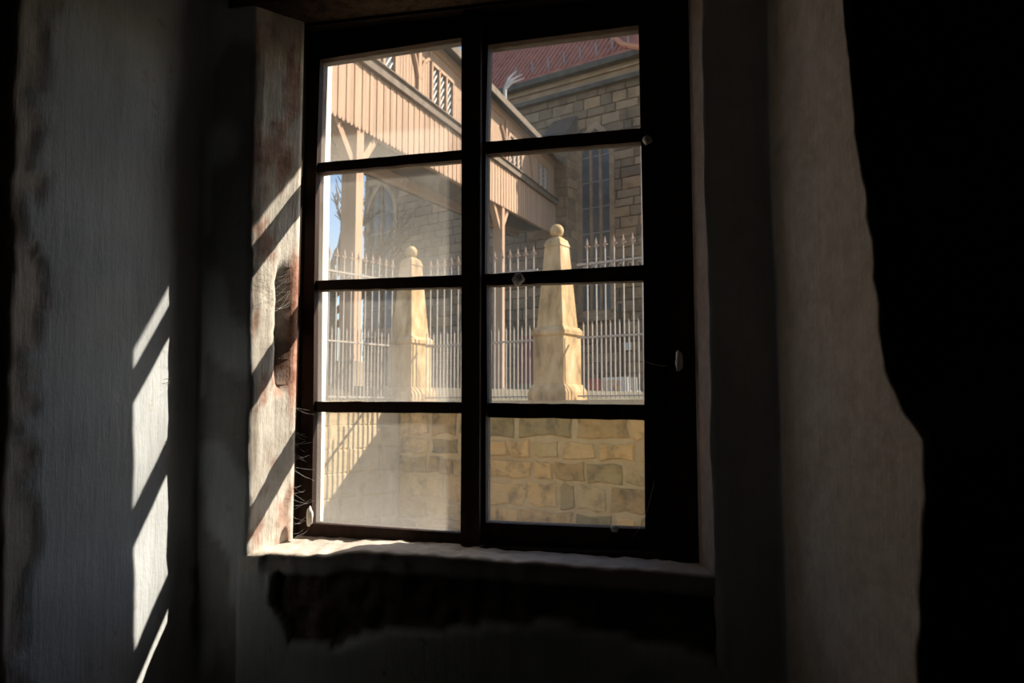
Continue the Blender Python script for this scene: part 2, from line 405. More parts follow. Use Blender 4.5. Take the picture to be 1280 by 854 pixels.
# pane corners read from the photograph: (x,y) of top left, top right, bottom right, bottom left
PL = [[(405, 79), (580, 52), (580, 190), (401, 206)], [(400, 218), (580, 202), (580, 345), (398, 352)], [(398, 364), (580, 360), (580, 503), (397, 502)], [(397, 515), (580, 517), (579, 665), (395, 653)]]
PR = [[(613, 61), (799, 37), (801, 163), (610, 180)], [(610, 195), (802, 180), (805, 333), (609, 344)], [(611, 358), (805, 352), (806, 506), (612, 504)], [(610, 522), (806, 525), (807, 660), (610, 652)]]
def sash(panes, x0, x1, z0, z1, gm):
    Q = [[onY(x, y, YG) for x, y in p] for p in panes]
    ya, yb = YG - .022, YG + .022
    s = MB()
    TL, TR, BR, BL = Q[0][0], Q[0][1], Q[-1][2], Q[-1][3]
    def pr(pts):                                        # prism through the sash depth, pts (x,z)
        s.hexa([(x, ya, z) for x, z in pts] + [(x, yb, z) for x, z in pts])
    def prx(pts, ya_, yb_, mb):
        mb.hexa([(x, ya_, z) for x, z in pts] + [(x, yb_, z) for x, z in pts])
    zt = [q[0] for q in Q] ; lx = [(q[0].x, q[0].z) for q in Q] + [(BL.x, BL.z)]
    # stiles follow the slightly crooked inner edges
    Ls = []; Rs = []
    for q in Q: Ls += [q[0], q[3]]; Rs += [q[1], q[2]]
    for seq, xo in ((Ls, x0), (Rs, x1)):
        for a, b in zip(seq, seq[1:]):
            pr([(xo, a.z), (a.x, a.z), (b.x, b.z), (xo, b.z)])
        pr([(xo, z1), (seq[0].x, z1), (seq[0].x, seq[0].z), (xo, seq[0].z)])
        pr([(xo, seq[-1].z), (seq[-1].x, seq[-1].z), (seq[-1].x, z0), (xo, z0)])
    pr([(TL.x, z1), (TR.x, z1), (TR.x, TR.z), (TL.x, TL.z)])
    pr([(BL.x, BL.z), (BR.x, BR.z), (BR.x, z0), (BL.x, z0)])
    so_ = wbuild(s, 'sash', 'frame', win, win.location)
    so_.data.materials[0] = M['frame']
    for a, b in zip(Q, Q[1:]):
        mb = MB(); n = 14
        up = []; lo = []
        for i in range(n + 1):                          # worn, slightly ragged glazing bar
            t = i / n
            u = a[3].lerp(a[2], t); l = b[0].lerp(b[1], t)
            up.append(u.z + .0016 * noise.noise(Vector((u.x * 90, u.z * 10, 1)))); lo.append((u.x, l.z + .0022 * noise.noise(Vector((u.x * 70, l.z * 10, 5)))))
        for i in range(n):
            prx([(lo[i][0], up[i]), (lo[i + 1][0], up[i + 1]), (lo[i + 1][0], lo[i + 1][1]), (lo[i][0], lo[i][1])], YG - .016, YG + .016, mb)
        wbuild(mb, 'glazing_bar', 'frame', so_, win.location)
    for q in Q:
        g = [q[3], q[2], q[1], q[0]]
        e = .004
        g = [g[0] + Vector((-e, 0, -e)), g[1] + Vector((e, 0, -e)), g[2] + Vector((e, 0, e)), g[3] + Vector((-e, 0, e))]
        mb = MB(); mb.hexa([p + Vector((0, -.0015, 0)) for p in g] + [p + Vector((0, .0015, 0)) for p in g])
        mb.v = [v - win.location for v in mb.v]
        me = mb.mesh('pane'); uvl = me.uv_layers.new(name='UVMap')
        xs = [v.co.x for v in me.vertices]; zz = [v.co.z for v in me.vertices]
        for lp in me.loops:
            v = me.vertices[lp.vertex_index].co
            uvl.data[lp.index].uv = ((v.x - min(xs)) / (max(xs) - min(xs)), (v.z - min(zz)) / (max(zz) - min(zz)))
        o = link('pane', me, gm, so_); o['label'] = 'dusty old glass pane'
    return so_
sash(PL, -.921, -.494, EYE - .303, EYE + .945, 'glass_l')['label'] = 'sunlit dusty casement sash'
sash(PR, -.488, -.052, EYE - .302, EYE + .945, 'glass_r')['label'] = 'casement sash with clearer glass'
fr = MB()
fr.box((-.955, 1.745, EYE - .33), (-.923, 1.842, EYE + .97)); fr.box((-.05, 1.745, EYE - .34), (.035, 1.842, EYE + .97))
fr.box((-.923, 1.750, EYE + .947), (-.05, 1.842, EYE + .985)); fr.box((-.923, 1.752, EYE - .34), (-.05, 1.842, EYE - .304))
wbuild(fr, 'frame', 'frame', win, win.location)
mu = MB(); mu.box((-.512, 1.757, EYE - .303), (-.470, 1.777, EYE + .946)); wbuild(mu, 'cover_strip', 'frame', win, win.location)

# ------------------------------------------------------------------ cobwebs and cocoons
def cocoon(px, py, Y, rx, rz, label, seed):
    c = onY(px, py, Y); bm = bmesh.new(); bmesh.ops.create_icosphere(bm, subdivisions=3, radius=1)
    for v in bm.verts:
        k = 1 + .32 * noise.noise(v.co * 1.7 + Vector((seed, 0, 0))) + .10 * noise.noise(v.co * 6 + Vector((seed, 3, 0)))
        v.co = Vector((v.co.x * rx * k, v.co.y * rx * .75 * k, v.co.z * rz * k))
    me = D.meshes.new('spider_cocoon'); bm.to_mesh(me); bm.free()
    for p in me.polygons: p.use_smooth = True
    o = link('spider_cocoon', me, 'cocoon'); o.location = c
    tag(o, label, 'cocoon', 'spider cocoons on the window')
cocoon(387, 646, 1.752, .008, .022, 'long white silk cocoon at the lower hinge corner of the window', 1)
cocoon(648, 349, 1.770, .013, .014, 'ragged white cocoon on a glazing bar in front of the pier', 5)
cocoon(849, 451, 1.738, .008, .023, 'oval beige cocoon stuck on the bare frame post', 9)
cocoon(809, 175, 1.772, .010, .010, 'small beige cocoon at the roof pane corner', 13)
cocoon(768, 661, 1.772, .009, .008, 'small grey cocoon on the bottom rail below the stone wall view', 17)
def web(label, strands, r=.00045):
    mb = MB()
    for a, b, sag in strands:
        pts = [a.lerp(b, i / 8) - Z * sag * 4 * (i / 8) * (1 - i / 8) for i in range(9)]
        mb.tube(pts, r, 3)
    c = strands[0][0].copy(); mb.v = [v - c for v in mb.v]
    o = mb.build('cobweb', 'web'); o.location = c; tag(o, label, 'cobweb', 'cobwebs of the niche')
rnd = random.Random(3)
web('single cobweb thread spanning the dark corner by the sun patch', [(on_splay(206, 552), onY(249, 537, YA - .004), .004), (on_splay(215, 548), onY(240, 541, YA - .004), .002), (onY(247, 538, YA - .003), onY(300, 546, YA - .003), .003)])
web('short fluffy cobweb thread above the sun patch corner', [(on_splay(206, 478), onY(244, 468, YA - .004), .003), (on_splay(207, 473), onY(238, 470, YA - .004), .0), (on_splay(210, 480), onY(244, 468, YA - .004), .002)], .0005)
st = []
for i in range(26):
    a = onY(318 + rnd.random() * 30, 320 + rnd.random() * 70, YA + .01); b = onY(366, 300 + rnd.random() * 110, 1.742)
    st.append((a, b, rnd.random() * .012))
web('tangled cobweb across the reveal groove beside the frame', st, .00014)
st = []
for i in range(30):
    y = 505 + rnd.random() * 190
    a = onY(364, 505, 1.735).lerp(onY(366, 695, 1.735), (y - 505) / 190); b = onY(376 + rnd.random() * 18, y + rnd.uniform(-16, 16), 1.765)
    st.append((a, b, rnd.random() * .006))
st.insert(0, (onY(364, 505, 1.735), onY(366, 695, 1.735), 0))
web('tangled cobweb along the dark stile beside the sunlit reveal', st, .00014)
web('loose cobweb thread running to the beige cocoon', [(onY(807, 452, 1.77), onY(848, 456, 1.742), .006)], .0004)
web('thin cobweb thread at the lower corner of the stone wall pane', [(onY(818, 600, 1.745), onY(806, 648, 1.77), .004), (onY(806, 648, 1.77), onY(790, 672, 1.77), .004)], .0004)

# ================================================================== OUTSIDE
# ------------------------------------------------------------------ retaining wall, fence, piers
FD = (plan(-.83, .56) - plan(0, 0)).normalized()         # along the fence, away to the left
ADIR = (plan(-.62, -.785) - plan(0, 0)).normalized()      # the returning wing towards the lane
FN = (plan(-.56, -.83) - plan(0, 0)).normalized()        # faces the lane
AN = (plan(.785, -.62) - plan(0, 0)).normalized()
K = plan(-1.57, 11.2); K.z = 0                          # corner under the far pier
P2 = onplane(686, 450, K, FD); P2.z = 0
HB = EYE + .12                                          # top of the coping
ret = empty('retaining_wall', (K.x, K.y, -.3), 'ochre sandstone block retaining wall with coping under the iron fence', 'wall')
def cbuild(mb, name, m, parent, smooth=False):
    """build with vertices moved into the parent's frame"""
    off = parent.matrix_world.translation if False else parent.location
    p = parent.parent
    while p: off = off + p.location; p = p.parent
    mb.v = [v - off for v in mb.v]
    return mb.build(name, m, parent, smooth)
def block_mesh(seed, rough=1.0):
    """unit stone: x 0..1, z 0..1, front at y=-1, rounded and uneven"""
    r = random.Random(seed); mb = MB(); n = 4
    J = lambda a: r.uniform(-a, a) * rough
    ring = []
    base = [(0, 0), (.33, 0), (.66, 0), (1, 0), (1, .5), (1, 1), (.66, 1), (.33, 1), (0, 1), (0, .5)]
    jit = [(J(.02), J(.05)) for _ in base]
    def rg(y, k, jj=0):
        return [Vector((.5 + (x + jx - .5) * k[0], y + J(jj), .5 + (z + jz - .5) * k[1])) for (x, z), (jx, jz) in zip(base, jit)]
    a = rg(0, (1, 1)); b = rg(-.55, (1, 1), .05); c = rg(-.93, (.95, .90), .12)
    k = len(base)
    ctr = [Vector((.3, -1 + J(.15), .5)), Vector((.7, -1 + J(.15), .5))]
    vs = a + b + c + ctr
    fs = []
    for o in (0, k):
        fs += [(o + i, o + (i + 1) % k, o + k + (i + 1) % k, o + k + i) for i in range(k)]
    o = 2 * k; L, R = 3 * k, 3 * k + 1
    fs += [(o, o + 1, L), (o + 1, o + 2, R, L), (o + 2, o + 3, R), (o + 3, o + 4, R), (o + 4, o + 5, R), (o + 5, o + 6, R), (o + 6, o + 7, L, R), (o + 7, o + 8, L), (o + 8, o + 9, L), (o + 9, o, L)]
    mb.add(vs, fs)
    return mb
def stones_in(P, d, nrm, s0, s1, z0, z1, hs, ls, seed, holes=()):
    """list of rectangles (s,z,len,height) in running courses"""
    r = random.Random(seed); z = z0; out_ = []
    while z < z1 - .05:
        h = min(r.uniform(*hs), z1 - z); s = s0 - r.random() * ls[1]
        if z1 - z - h < hs[0] * .5: h = z1 - z
        while s < s1:
            l = r.uniform(*ls) * (1.0 if r.random() > .2 else .55)
            a, b = max(s, s0), min(s + l, s1)
            if b - a > .08:
                bad = False
                for (ha, hb, hz0, hz1) in holes:
                    if z + h > hz0 + .02 and z < hz1 - .02 and b > ha + .01 and a < hb - .01:
                        if a < ha - .12: out_.append((a, z, ha - a, h))
                        if b > hb + .12: out_.append((hb, z, b - hb, h))
                        bad = True; break
                if not bad: out_.append((a, z, b - a, h))
            s += l
        z += h
    return out_
BLK = []
def block_data(m, n=7, rough=1.0):
    key = (m, rough)
    if key not in block_data.c:
        L = []
        for i in range(n):
            me = block_mesh(100 + i, rough).mesh('stone'); me.materials.append(M[m]); L.append(me)
        block_data.c[key] = L
    return block_data.c[key]
block_data.c = {}
def place_stone(me, P, d, nrm, s, z, l, h, dep, parent, off, name='stone', gap=.012):
    o = D.objects.new(name, me); COL.objects.link(o); o.parent = parent
    x = d * 1.0; y = -nrm
    m = Matrix(((x.x * (l - gap), y.x * dep, 0, P.x + d.x * (s + gap / 2) - off.x), (x.y * (l - gap), y.y * dep, 0, P.y + d.y * (s + gap / 2) - off.y), (0, 0, h - gap, z + gap / 2 - off.z), (0, 0, 0, 1)))
    o.matrix_local = m
    return o
# bodies (mortar) of the two wings
core = MB(); core.obox(K - FD * 7.2, FD, -FN, 7.2, .5, -.3, HB - .14); core.obox(K, ADIR, -AN, 4.3, .5, -.3, HB - .14)
cbuild(core, 'mortar_core', 'mortar', ret)
rnd = random.Random(5)
data = block_data('stone', 12, 2.4)
for (s, z, l, h) in stones_in(K, -FD, FN, 0, 6.4, -.25, HB - .14, (.22, .34), (.40, .85), 11):
    # outline mirrored so that the run starts at the corner
    place_stone(rnd.choice(data), K - FD * (s + l), FD, FN, 0, z, l, h, rnd.uniform(.018, .05), ret, ret.location, gap=rnd.uniform(.035, .075))
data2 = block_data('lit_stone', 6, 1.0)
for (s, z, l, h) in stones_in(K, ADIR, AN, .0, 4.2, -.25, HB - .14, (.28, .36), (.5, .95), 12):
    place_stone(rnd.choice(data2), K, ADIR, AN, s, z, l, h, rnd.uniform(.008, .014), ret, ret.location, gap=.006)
def coping(P, d, nrm, L, step):
    s = 0
    while s < L:
        l = min(step, L - s)
        mb = MB(); mb.obox(P + d * (s + .004) + nrm * .02, d, -nrm, l - .008, .52, HB - .14, HB)
        cbuild(mb, 'coping_stone', 'lit_stone', ret); s += l
coping(K - FD * 7.0, FD, FN, 7.0, 1.0)
coping(K, ADIR, AN, 4.2, 1.05)

def pier(P, label):
    t = empty('gate_pier', (P.x, P.y, HB), label, 'pier', 'ball-topped stone piers')
    t.rotation_euler.z = math.atan2(FD.y, FD.x)
    def sq(prof, name, m='pier'):
        mb = MB(); mb.lathe([(r / math.sqrt(2), z) for r, z in prof], 4, rot=math.pi / 4)
        return mb.build(name, m, t)
    sq([(.54, 0), (.54, .10), (.50, .155), (.45, .195)], 'plinth')
    sq([(.435, .195), (.43, .79)], 'lower_block', 'pier')
    sq([(.435, .79), (.475, .815), (.475, .86), (.40, .91)], 'moulded_band')
    sq([(.373, .91), (.225, 1.93)], 'tapered_shaft')
    sq([(.225, 1.93), (.245, 1.945), (.20, 2.02), (.10, 2.065)], 'cap')
    mb = MB(); mb.lathe([(.045, 2.05), (.04, 2.08)] + [(.088 * math.sin(a), 2.145 - .088 * math.cos(a)) for a in [math.pi * i / 12 for i in range(2, 12)]] + [(.001, 2.233)], 16)
    mb.build('ball', 'pier', t, True)
    return t
def mid(P): return P - FN * .21
pier(mid(K), 'ball-topped obelisk stone pier at the wall corner beside the gallery post')
pier(mid(P2), 'ball-topped obelisk stone pier in front of the church buttress')

def fence(P, d, L, label, side):
    t = empty('iron_fence', (P.x, P.y, HB), label, 'fence')
    t.rotation_euler.z = math.atan2(d.y, d.x)
    if not fence.data:
        a = MB(); a.box((-.0065, -.0065, .02), (.0065, .0065, 1.86)); fence.data['picket'] = a.mesh('picket'); fence.data['picket'].materials.append(M['iron'])
        b = MB(); b.lathe([(.008, 1.85), (.015, 1.87), (.008, 1.885), (.020, 1.92), (.002, 2.0)], 6); b.box((-.036, -.006, 1.887), (.036, .006, 1.901))
        fence.data['spear_tip'] = b.mesh('spear_tip'); fence.data['spear_tip'].materials.append(M['copper'])
        c = MB(); c.box((-.0065, -.0065, .02), (.0065, .0065, .93)); c.lathe([(.012, .93), (.001, .97)], 4); fence.data['short_picket'] = c.mesh('short_picket'); fence.data['short_picket'].materials.append(M['iron'])
        e = MB(); e.tube([(.0 + .032 * math.cos(a) * (1 - a / 9), 0, 1.615 + .032 * math.sin(a)) for a in [i * .5 - 1.2 for i in range(10)]], .006, 4)
        fence.data['scroll'] = e.mesh('scroll'); fence.data['scroll'].materials.append(M['iron'])
    def put(k, x, par):
        o = D.objects.new(k, fence.data[k]); COL.objects.link(o); o.parent = par; o.location = (x, 0, 0); return o
    n = int(L / .123)
    for i in range(n):
        x = .06 + i * .123
        p = put('picket', x, t); q = put('spear_tip', 0, p)
        if x + .0615 < L: put('short_picket', x + .0615, t)
        put('scroll', x + .035, t)
    for z, hh in ((.05, .02), (.77, .022), (1.68, .022)):
        mb = MB(); mb.box((0, -.014, z - hh / 2), (L, .014, z + hh / 2)); mb.build('rail', 'iron', t)
    return t
fence.data = {}
m2 = mid(P2); mk = mid(K); gapL = (mk - m2).length
fence(m2 + FD * .29, FD, gapL - .58, 'spiked iron fence bay between the two ball-topped piers', 1)
fence(m2 - FD * 3.2, FD, 2.91, 'spiked iron fence bay in front of the church window and boards', 1)
fence(mk + ADIR * .30, ADIR, 3.6, 'spiked iron fence bay standing on the wall wing under the gallery', 1)

# ------------------------------------------------------------------ grounds
def quadgrid(name, pts, m, label):
    mb = MB(); n = 24; a, b, c, d = pts
    mb.grid([[(a.lerp(b, i / n)).lerp(d.lerp(c, i / n), j / n) for i in range(n + 1)] for j in range(n + 1)])
    return tag(mb.build(name, m), label, kind='structure')
quadgrid('floor_lane', [Vector((-30, 2, -.3)), Vector((30, 2, -.3)), Vector((30, 40, -.31)), Vector((-30, 40, -.31))], 'ground', 'pale stone lane below the retaining wall')
yard = MB()
kk = K - FN * .45
fa = K - FD * 40 - FN * .45; fc = K + ADIR * 30 - AN * .45
far1 = plan(60, 90); far2 = plan(-70, 90)
poly = [fa, kk, fc, Vector((far2.x, far2.y, 0)), Vector((far1.x, far1.y, 0))]
def yz(p):
    wd = -SY * 0 + (p.x * -SY + p.y * CY); return EYE + .10 + max(0, wd - 11) * .013
yard.add([Vector((p.x, p.y, yz(p))) for p in poly] + [Vector((p.x, p.y, -.35)) for p in poly], [(0, 1, 2, 3, 4), (0, 5, 6, 1), (1, 6, 7, 2), (2, 7, 8, 3), (3, 8, 9, 4), (4, 9, 5, 0)])
tag(yard.build('floor_churchyard', 'gravel'), 'raised churchyard ground behind the iron fence', kind='structure')

# ------------------------------------------------------------------ church
r1, r2 = ray(630, 115), ray(797, 67)
CD = r1.cross(r2).cross(Z).normalized()
if CD.x > 0: CD = -CD                                   # along the wall, away to the left
CN = Vector((CD.y, -CD.x, 0))
if CN.dot(Vector((0, 1, 0))) > 0: CN = -CN              # faces the viewer
C0 = plan(.057 * 33.5, 33.5); C0.z = 0
def onC(px, py): return onplane(px, py, C0, CD)
def sC(px, py): return (onC(px, py) - C0).dot(CD)
ZE = (onC(630, 115).z + onC(797, 67).z) / 2             # eaves
ZC = (onC(648, 139.5).z + onC(789, 97.7).z) / 2         # underside of the frieze
SL, SR = sC(455, 300), sC(925, 300)
gy = EYE + .35
chu = empty('church', (C0.x, C0.y, gy), 'large sandstone church with red tiled roof and tall pointed windows', 'church')
W1 = (sC(763, 290), sC(727, 290)); w1z = (onC(745, 388).z, onC(745, 160).z)
W2 = (sC(492, 290), sC(462, 290)); w2z = (w1z[0], onC(477, 232).z)
DO = (sC(668, 450), sC(648, 450)); doz = (gy, onC(650, 420).z)
holes = [(W1[0], W1[1], w1z[0], w1z[1]), (W2[0], W2[1], w2z[0], w2z[1]), (DO[0], DO[1], doz[0], doz[1])]
cw = MB()
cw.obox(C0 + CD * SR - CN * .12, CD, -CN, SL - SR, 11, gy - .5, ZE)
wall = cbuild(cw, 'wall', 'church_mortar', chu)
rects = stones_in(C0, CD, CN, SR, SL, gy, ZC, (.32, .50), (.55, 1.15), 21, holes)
def to_px(p):
    x, y, z = p.x, p.y, p.z - EYE
    u = CY * x + SY * y; d = -SY * x + CY * y
    dep = CP * d + SP * z; up = -SP * d + CP * z
    return 640 + F * u / dep, 427 - F * up / dep
WIN_PX = [(398, 50, 582, 668), (608, 35, 808, 662)]
def seen(p):
    x, y = to_px(p)
    return any(a - 8 < x < c + 8 and b - 8 < y < d + 8 for a, b, c, d in WIN_PX) and y < 500
vis, hid = [], []
for R_ in rects:
    c = C0 + CD * (R_[0] + R_[2] / 2) + Z * (R_[1] + R_[3] / 2)
    x, y = to_px(c)
    undergal = x < 600 and y < 150 + (x - 420) * .62    # behind the gallery
    (vis if seen(c) and not undergal else hid).append(R_)
vis.sort(key=lambda r: -r[2] * r[3]); hid += vis[290:]; vis = vis[:290]
data = block_data('church', 7, .8); rnd = random.Random(9)
offw = chu.location
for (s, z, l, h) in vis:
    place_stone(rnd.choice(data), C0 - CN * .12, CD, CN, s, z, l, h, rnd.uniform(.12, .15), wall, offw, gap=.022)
hb = MB()
for (s, z, l, h) in hid:
    q = C0 + CD * (s + .018) - CN * .12
    hb.obox(q, CD, CN, l - .035, rnd.uniform(.12, .15), z + .018, z + h - .018)
if hid:
    o = cbuild(hb, 'stone_courses', 'church', chu); o['kind'] = 'stuff'; o['label'] = 'rest of the sandstone courses'
# frieze and cornice
mb = MB(); mb.obox(C0 + CD * SR, CD, CN, SL - SR, .10, ZC + .18, ZE - .25); cbuild(mb, 'frieze', 'cornice', chu)
mb = MB(); mb.obox(C0 + CD * SR, CD, CN, SL - SR, .26, ZC, ZC + .18); cbuild(mb, 'string_course', 'soot_stone', chu)
mb = MB(); mb.obox(C0 + CD * SR, CD, CN, SL - SR, .22, ZC + .50, ZC + .58); cbuild(mb, 'moulding', 'cornice', chu)
mb = MB(); mb.obox(C0 + CD * SR, CD, CN, SL - SR, .45, ZE - .25, ZE); cbuild(mb, 'gutter', 'soot_stone', chu)
# pointed windows
def pointed(wd, z0, z1, n=8):
    hw = wd / 2; spring = z1 - wd * .87
    pts = [(-hw, z0), (-hw, spring)]
    for i in range(1, n + 1):
        a = math.pi - (math.pi / 3) * i / n
        pts.append((hw + wd * math.cos(a), spring + wd * math.sin(a)))
    return pts + [(-x, z) for x, z in reversed(pts[:-1])]
def church_window(s0, s1, z0, z1, cols, rows, label):
    wd = s1 - s0; cs = (s0 + s1) / 2
    at3 = lambda x, y, z: C0 + CD * (cs + x) + CN * y + Z * z
    pts = pointed(wd, z0, z1)
    g = MB(); k = len(pts); g.add([at3(x, -.10, z) for x, z in pts], [tuple(range(k))])
    g.add([at3(x, -.13, z) for x, z in pts], [tuple(range(k))])
    wo = cbuild(g, 'church_window', 'window_glass', chu); wo['label'] = label
    s = MB()                                            # moulded stone surround
    out2 = pointed(wd + .42, z0, z1 + .30)
    for i in range(k - 1):
        a, b, c, d = pts[i], pts[i + 1], out2[i + 1], out2[i]
        s.hexa([at3(a[0], -.12, a[1]), at3(b[0], -.12, b[1]), at3(c[0], -.12, c[1]), at3(d[0], -.12, d[1]), at3(a[0], .05, a[1]), at3(b[0], .05, b[1]), at3(c[0], .05, c[1]), at3(d[0], .05, d[1])])
    x = wd / 2 + .25
    s.hexa([at3(-x, -.12, z0 - .45), at3(x, -.12, z0 - .45), at3(x, .16, z0 - .45), at3(-x, .16, z0 - .45), at3(-x, -.12, z0 + .05), at3(x, -.12, z0 + .05), at3(x, .02, z0 - .20), at3(-x, .02, z0 - .20)])
    cbuild(s, 'surround', 'cornice', wo)
    def topz(x):
        r = math.sqrt(max(0, wd ** 2 - (abs(x) + wd / 2) ** 2)); return z1 - wd * .87 + r
    for i in range(1, cols):
        xx = -wd / 2 + wd * i / cols
        mb = MB(); mb.hexa([at3(xx - .045, -.10, z0), at3(xx + .045, -.10, z0), at3(xx + .045, .02, z0), at3(xx - .045, .02, z0), at3(xx - .045, -.10, topz(xx)), at3(xx + .045, -.10, topz(xx)), at3(xx + .045, .02, topz(xx)), at3(xx - .045, .02, topz(xx))])
        cbuild(mb, 'mullion', 'cornice', wo)
    zz = z0
    st_ = (z1 - wd * .87 - z0) / rows
    for j in range(1, rows + 1):
        mb = MB(); z = z0 + st_ * j; mb.hexa([at3(-wd / 2, -.10, z - .02), at3(wd / 2, -.10, z - .02), at3(wd / 2, -.06, z - .02), at3(-wd / 2, -.06, z - .02), at3(-wd / 2, -.10, z + .02), at3(wd / 2, -.10, z + .02), at3(wd / 2, -.06, z + .02), at3(-wd / 2, -.06, z + .02)])
        cbuild(mb, 'saddle_bar', 'lead', wo)
church_window(W1[0], W1[1], w1z[0], w1z[1], 3, 6, 'tall pointed church window with stone mullions')
church_window(W2[0], W2[1], w2z[0], w2z[1], 2, 6, 'tall pointed church window in the shade of the gallery')
mb = MB(); mb.obox(C0 + CD * DO[0] - CN * .1, CD, CN, DO[1] - DO[0], .06, gy, doz[1]); cbuild(mb, 'door', 'maroon', chu)['label'] = 'maroon door leaf'
# buttress with a weathered slope
b0, b1 = sC(722, 300), sC(694, 300); bt = onC(690, 152).z
mb = MB(); mb.obox(C0 + CD * b0, CD, CN, b1 - b0, .75, gy - .3, bt - 1.0)
q = [C0 + CD * b0, C0 + CD * b1, C0 + CD * b1 + CN * .75, C0 + CD * b0 + CN * .75]
bo = cbuild(mb, 'buttress', 'church_mortar', chu)
data = block_data('church', 7, .8)
for (s, z, l, h) in stones_in(C0 + CN * .75, CD, CN, b0, b1, gy, bt - 1.0, (.36, .50), (.5, .9), 31):
    place_stone(rnd.choice(data), C0 + CN * .75, CD, CN, s, z, l, h, .04, bo, offw, gap=.03)
QB = C0 + CD * b0 + CN * .75
for (s, z, l, h) in stones_in(QB, -CN, -CD, 0, .75, gy, bt - 1.0, (.36, .50), (.4, .75), 32):
    place_stone(rnd.choice(data), QB, -CN, -CD, s, z, l, h, .04, bo, offw, gap=.03)
mb = MB(); e = .06
mb.hexa([q[0] - CD * e + Z * (bt - 1.0), q[1] + CD * e + Z * (bt - 1.0), q[2] + CD * e + CN * .1 + Z * (bt - 1.0), q[3] - CD * e + CN * .1 + Z * (bt - 1.0), q[0] - CD * e + Z * bt, q[1] + CD * e + Z * bt, q[2] + CD * e + CN * .1 + Z * (bt - .9), q[3] - CD * e + CN * .1 + Z * (bt - .9)])
cbuild(mb, 'buttress_slope', 'groof', chu)
# roof plane
pit = math.radians(50); RU = (-CN * math.cos(pit) + Z * math.sin(pit)); RP = C0 + CN * .45 + Z * ZE
RN = CD.cross(RU)
def onR(px, py):
    r = ray(px, py); E = Vector((0, 0, EYE)); return E + r * (RN.dot(RP - E) / RN.dot(r))
E1 = RP + CD * (SL + .4); hipL = onR(625, 57); hipd = (hipL - E1)
TL_ = E1 + hipd * 1.7
A1, A2 = onR(757, 40), onR(779, 57)
E2 = A2 + (A2 - A1).normalized() * 1.0
TR_ = A1 + (A1 - A2) * 4
kz = (TL_ - RP).dot(RU)
base2 = onR(800, 62)
E3 = RP + CD * (sC(815, 60))
mb = MB(); th = RN.normalized() * .18
if th.z > 0: th = -th
poly = [E1, E3, onR(812, 60), A2, TR_, TL_]
k = len(poly); mb.add(poly + [p + th for p in poly], [tuple(range(k)), tuple(range(k, 2 * k))] + [(i, (i + 1) % k, k + (i + 1) % k, k + i) for i in range(k)])
ro = cbuild(mb, 'roof', 'roof', chu)
# courses of tiles as low battens across the slope
nrm = -th.normalized()
tl = MB()
def inpoly(p):
    a = [((v - RP).dot(CD), (v - RP).dot(RU)) for v in poly]; x, y = (p - RP).dot(CD), (p - RP).dot(RU); ins = False
    for (x1, y1), (x2, y2) in zip(a, a[1:] + a[:1]):
        if (y1 > y) != (y2 > y) and x < (x2 - x1) * (y - y1) / (y2 - y1) + x1: ins = not ins
    return ins
sa, sb = (E3 - RP).dot(CD), (E1 - RP).dot(CD)
s = sa
while s < sb:                                           # rolls of the tiles running up the slope
    run = None; t = 0.0
    while t <= 9.0:
        p = RP + CD * s + RU * t; ok = inpoly(p)
        if ok and run is None: run = t
        if (not ok or t > 8.9) and run is not None:
            if t - run > .4: tl.bar(RP + CD * s + RU * run + nrm * .02, RP + CD * s + RU * (t - .1) + nrm * .02, .10, .07, nrm)
            run = None
        t += .2
    s += .26
o = cbuild(tl, 'tile_rolls', 'roof', ro); o['kind'] = 'stuff'
mb = MB(); mb.tube([TR_ + nrm * .05, A1 + nrm * .05, A2 + nrm * .05, onR(800, 61) + nrm * .05, onR(815, 62) + nrm * .05], .11, 6); cbuild(mb, 'hip_tiles', 'hip', ro)
for px in range(648, 800, 20):
    p = RP + CD * sC(px, 100) + RU * .5
    mb = MB(); mb.bar(p, p + Z * .45 + nrm * .1, .05, .05); cbuild(mb, 'snow_guard', 'lead', ro)
# stone tower behind the right end of the roof
tw = MB(); tp = C0 + CD * sC(860, 60) - CN * 3.0; TWW = sC(752, 60) - sC(860, 60)
tw.obox(tp, CD, -CN, TWW, 5, ZE - 2, ZE + 5); to = cbuild(tw, 'tower', 'church_mortar', chu)
data = block_data('church', 7, .8)
for (s, z, l, h) in stones_in(tp, CD, CN, 0, TWW, ZE - .5, ZE + 4.5, (.45, .6), (.8, 1.4), 41):
    place_stone(rnd.choice(data), tp, CD, CN, s, z, l, h, .05, to, offw, gap=.04)
rp_ = onplane(787, 45, tp, CD)
mb = MB(); k = 14
mb.add([rp_ + CN * .07 + CD * .45 * math.cos(2 * math.pi * i / k) + Z * .45 * math.sin(2 * math.pi * i / k) for i in range(k)] + [rp_ + CN * .0 + CD * .45 * math.cos(2 * math.pi * i / k) + Z * .45 * math.sin(2 * math.pi * i / k) for i in range(k)], [tuple(range(k))] + [(i, (i + 1) % k, k + (i + 1) % k, k + i) for i in range(k)])
cbuild(mb, 'round_opening', 'soot_stone', to)
# downpipe and plaque
dp = onC(777, 430); mb = MB(); mb.tube([Vector((dp.x, dp.y, gy)) + CN * .12, Vector((dp.x, dp.y, onC(777, 380).z)) + CN * .12], .06, 8); cbuild(mb, 'downpipe', 'soot_stone', chu)
pq = onC(786, 433); mb = MB(); mb.obox(pq + CD * -.13, CD, CN, .26, .06, pq.z - .15, pq.z + .15); cbuild(mb, 'plaque', 'white', chu)
mb = MB(); mb.obox(C0 + CD * SR, CD, CN, SL - SR, .22, gy - .4, gy + .75); cbuild(mb, 'plinth_course', 'church_mortar', chu)

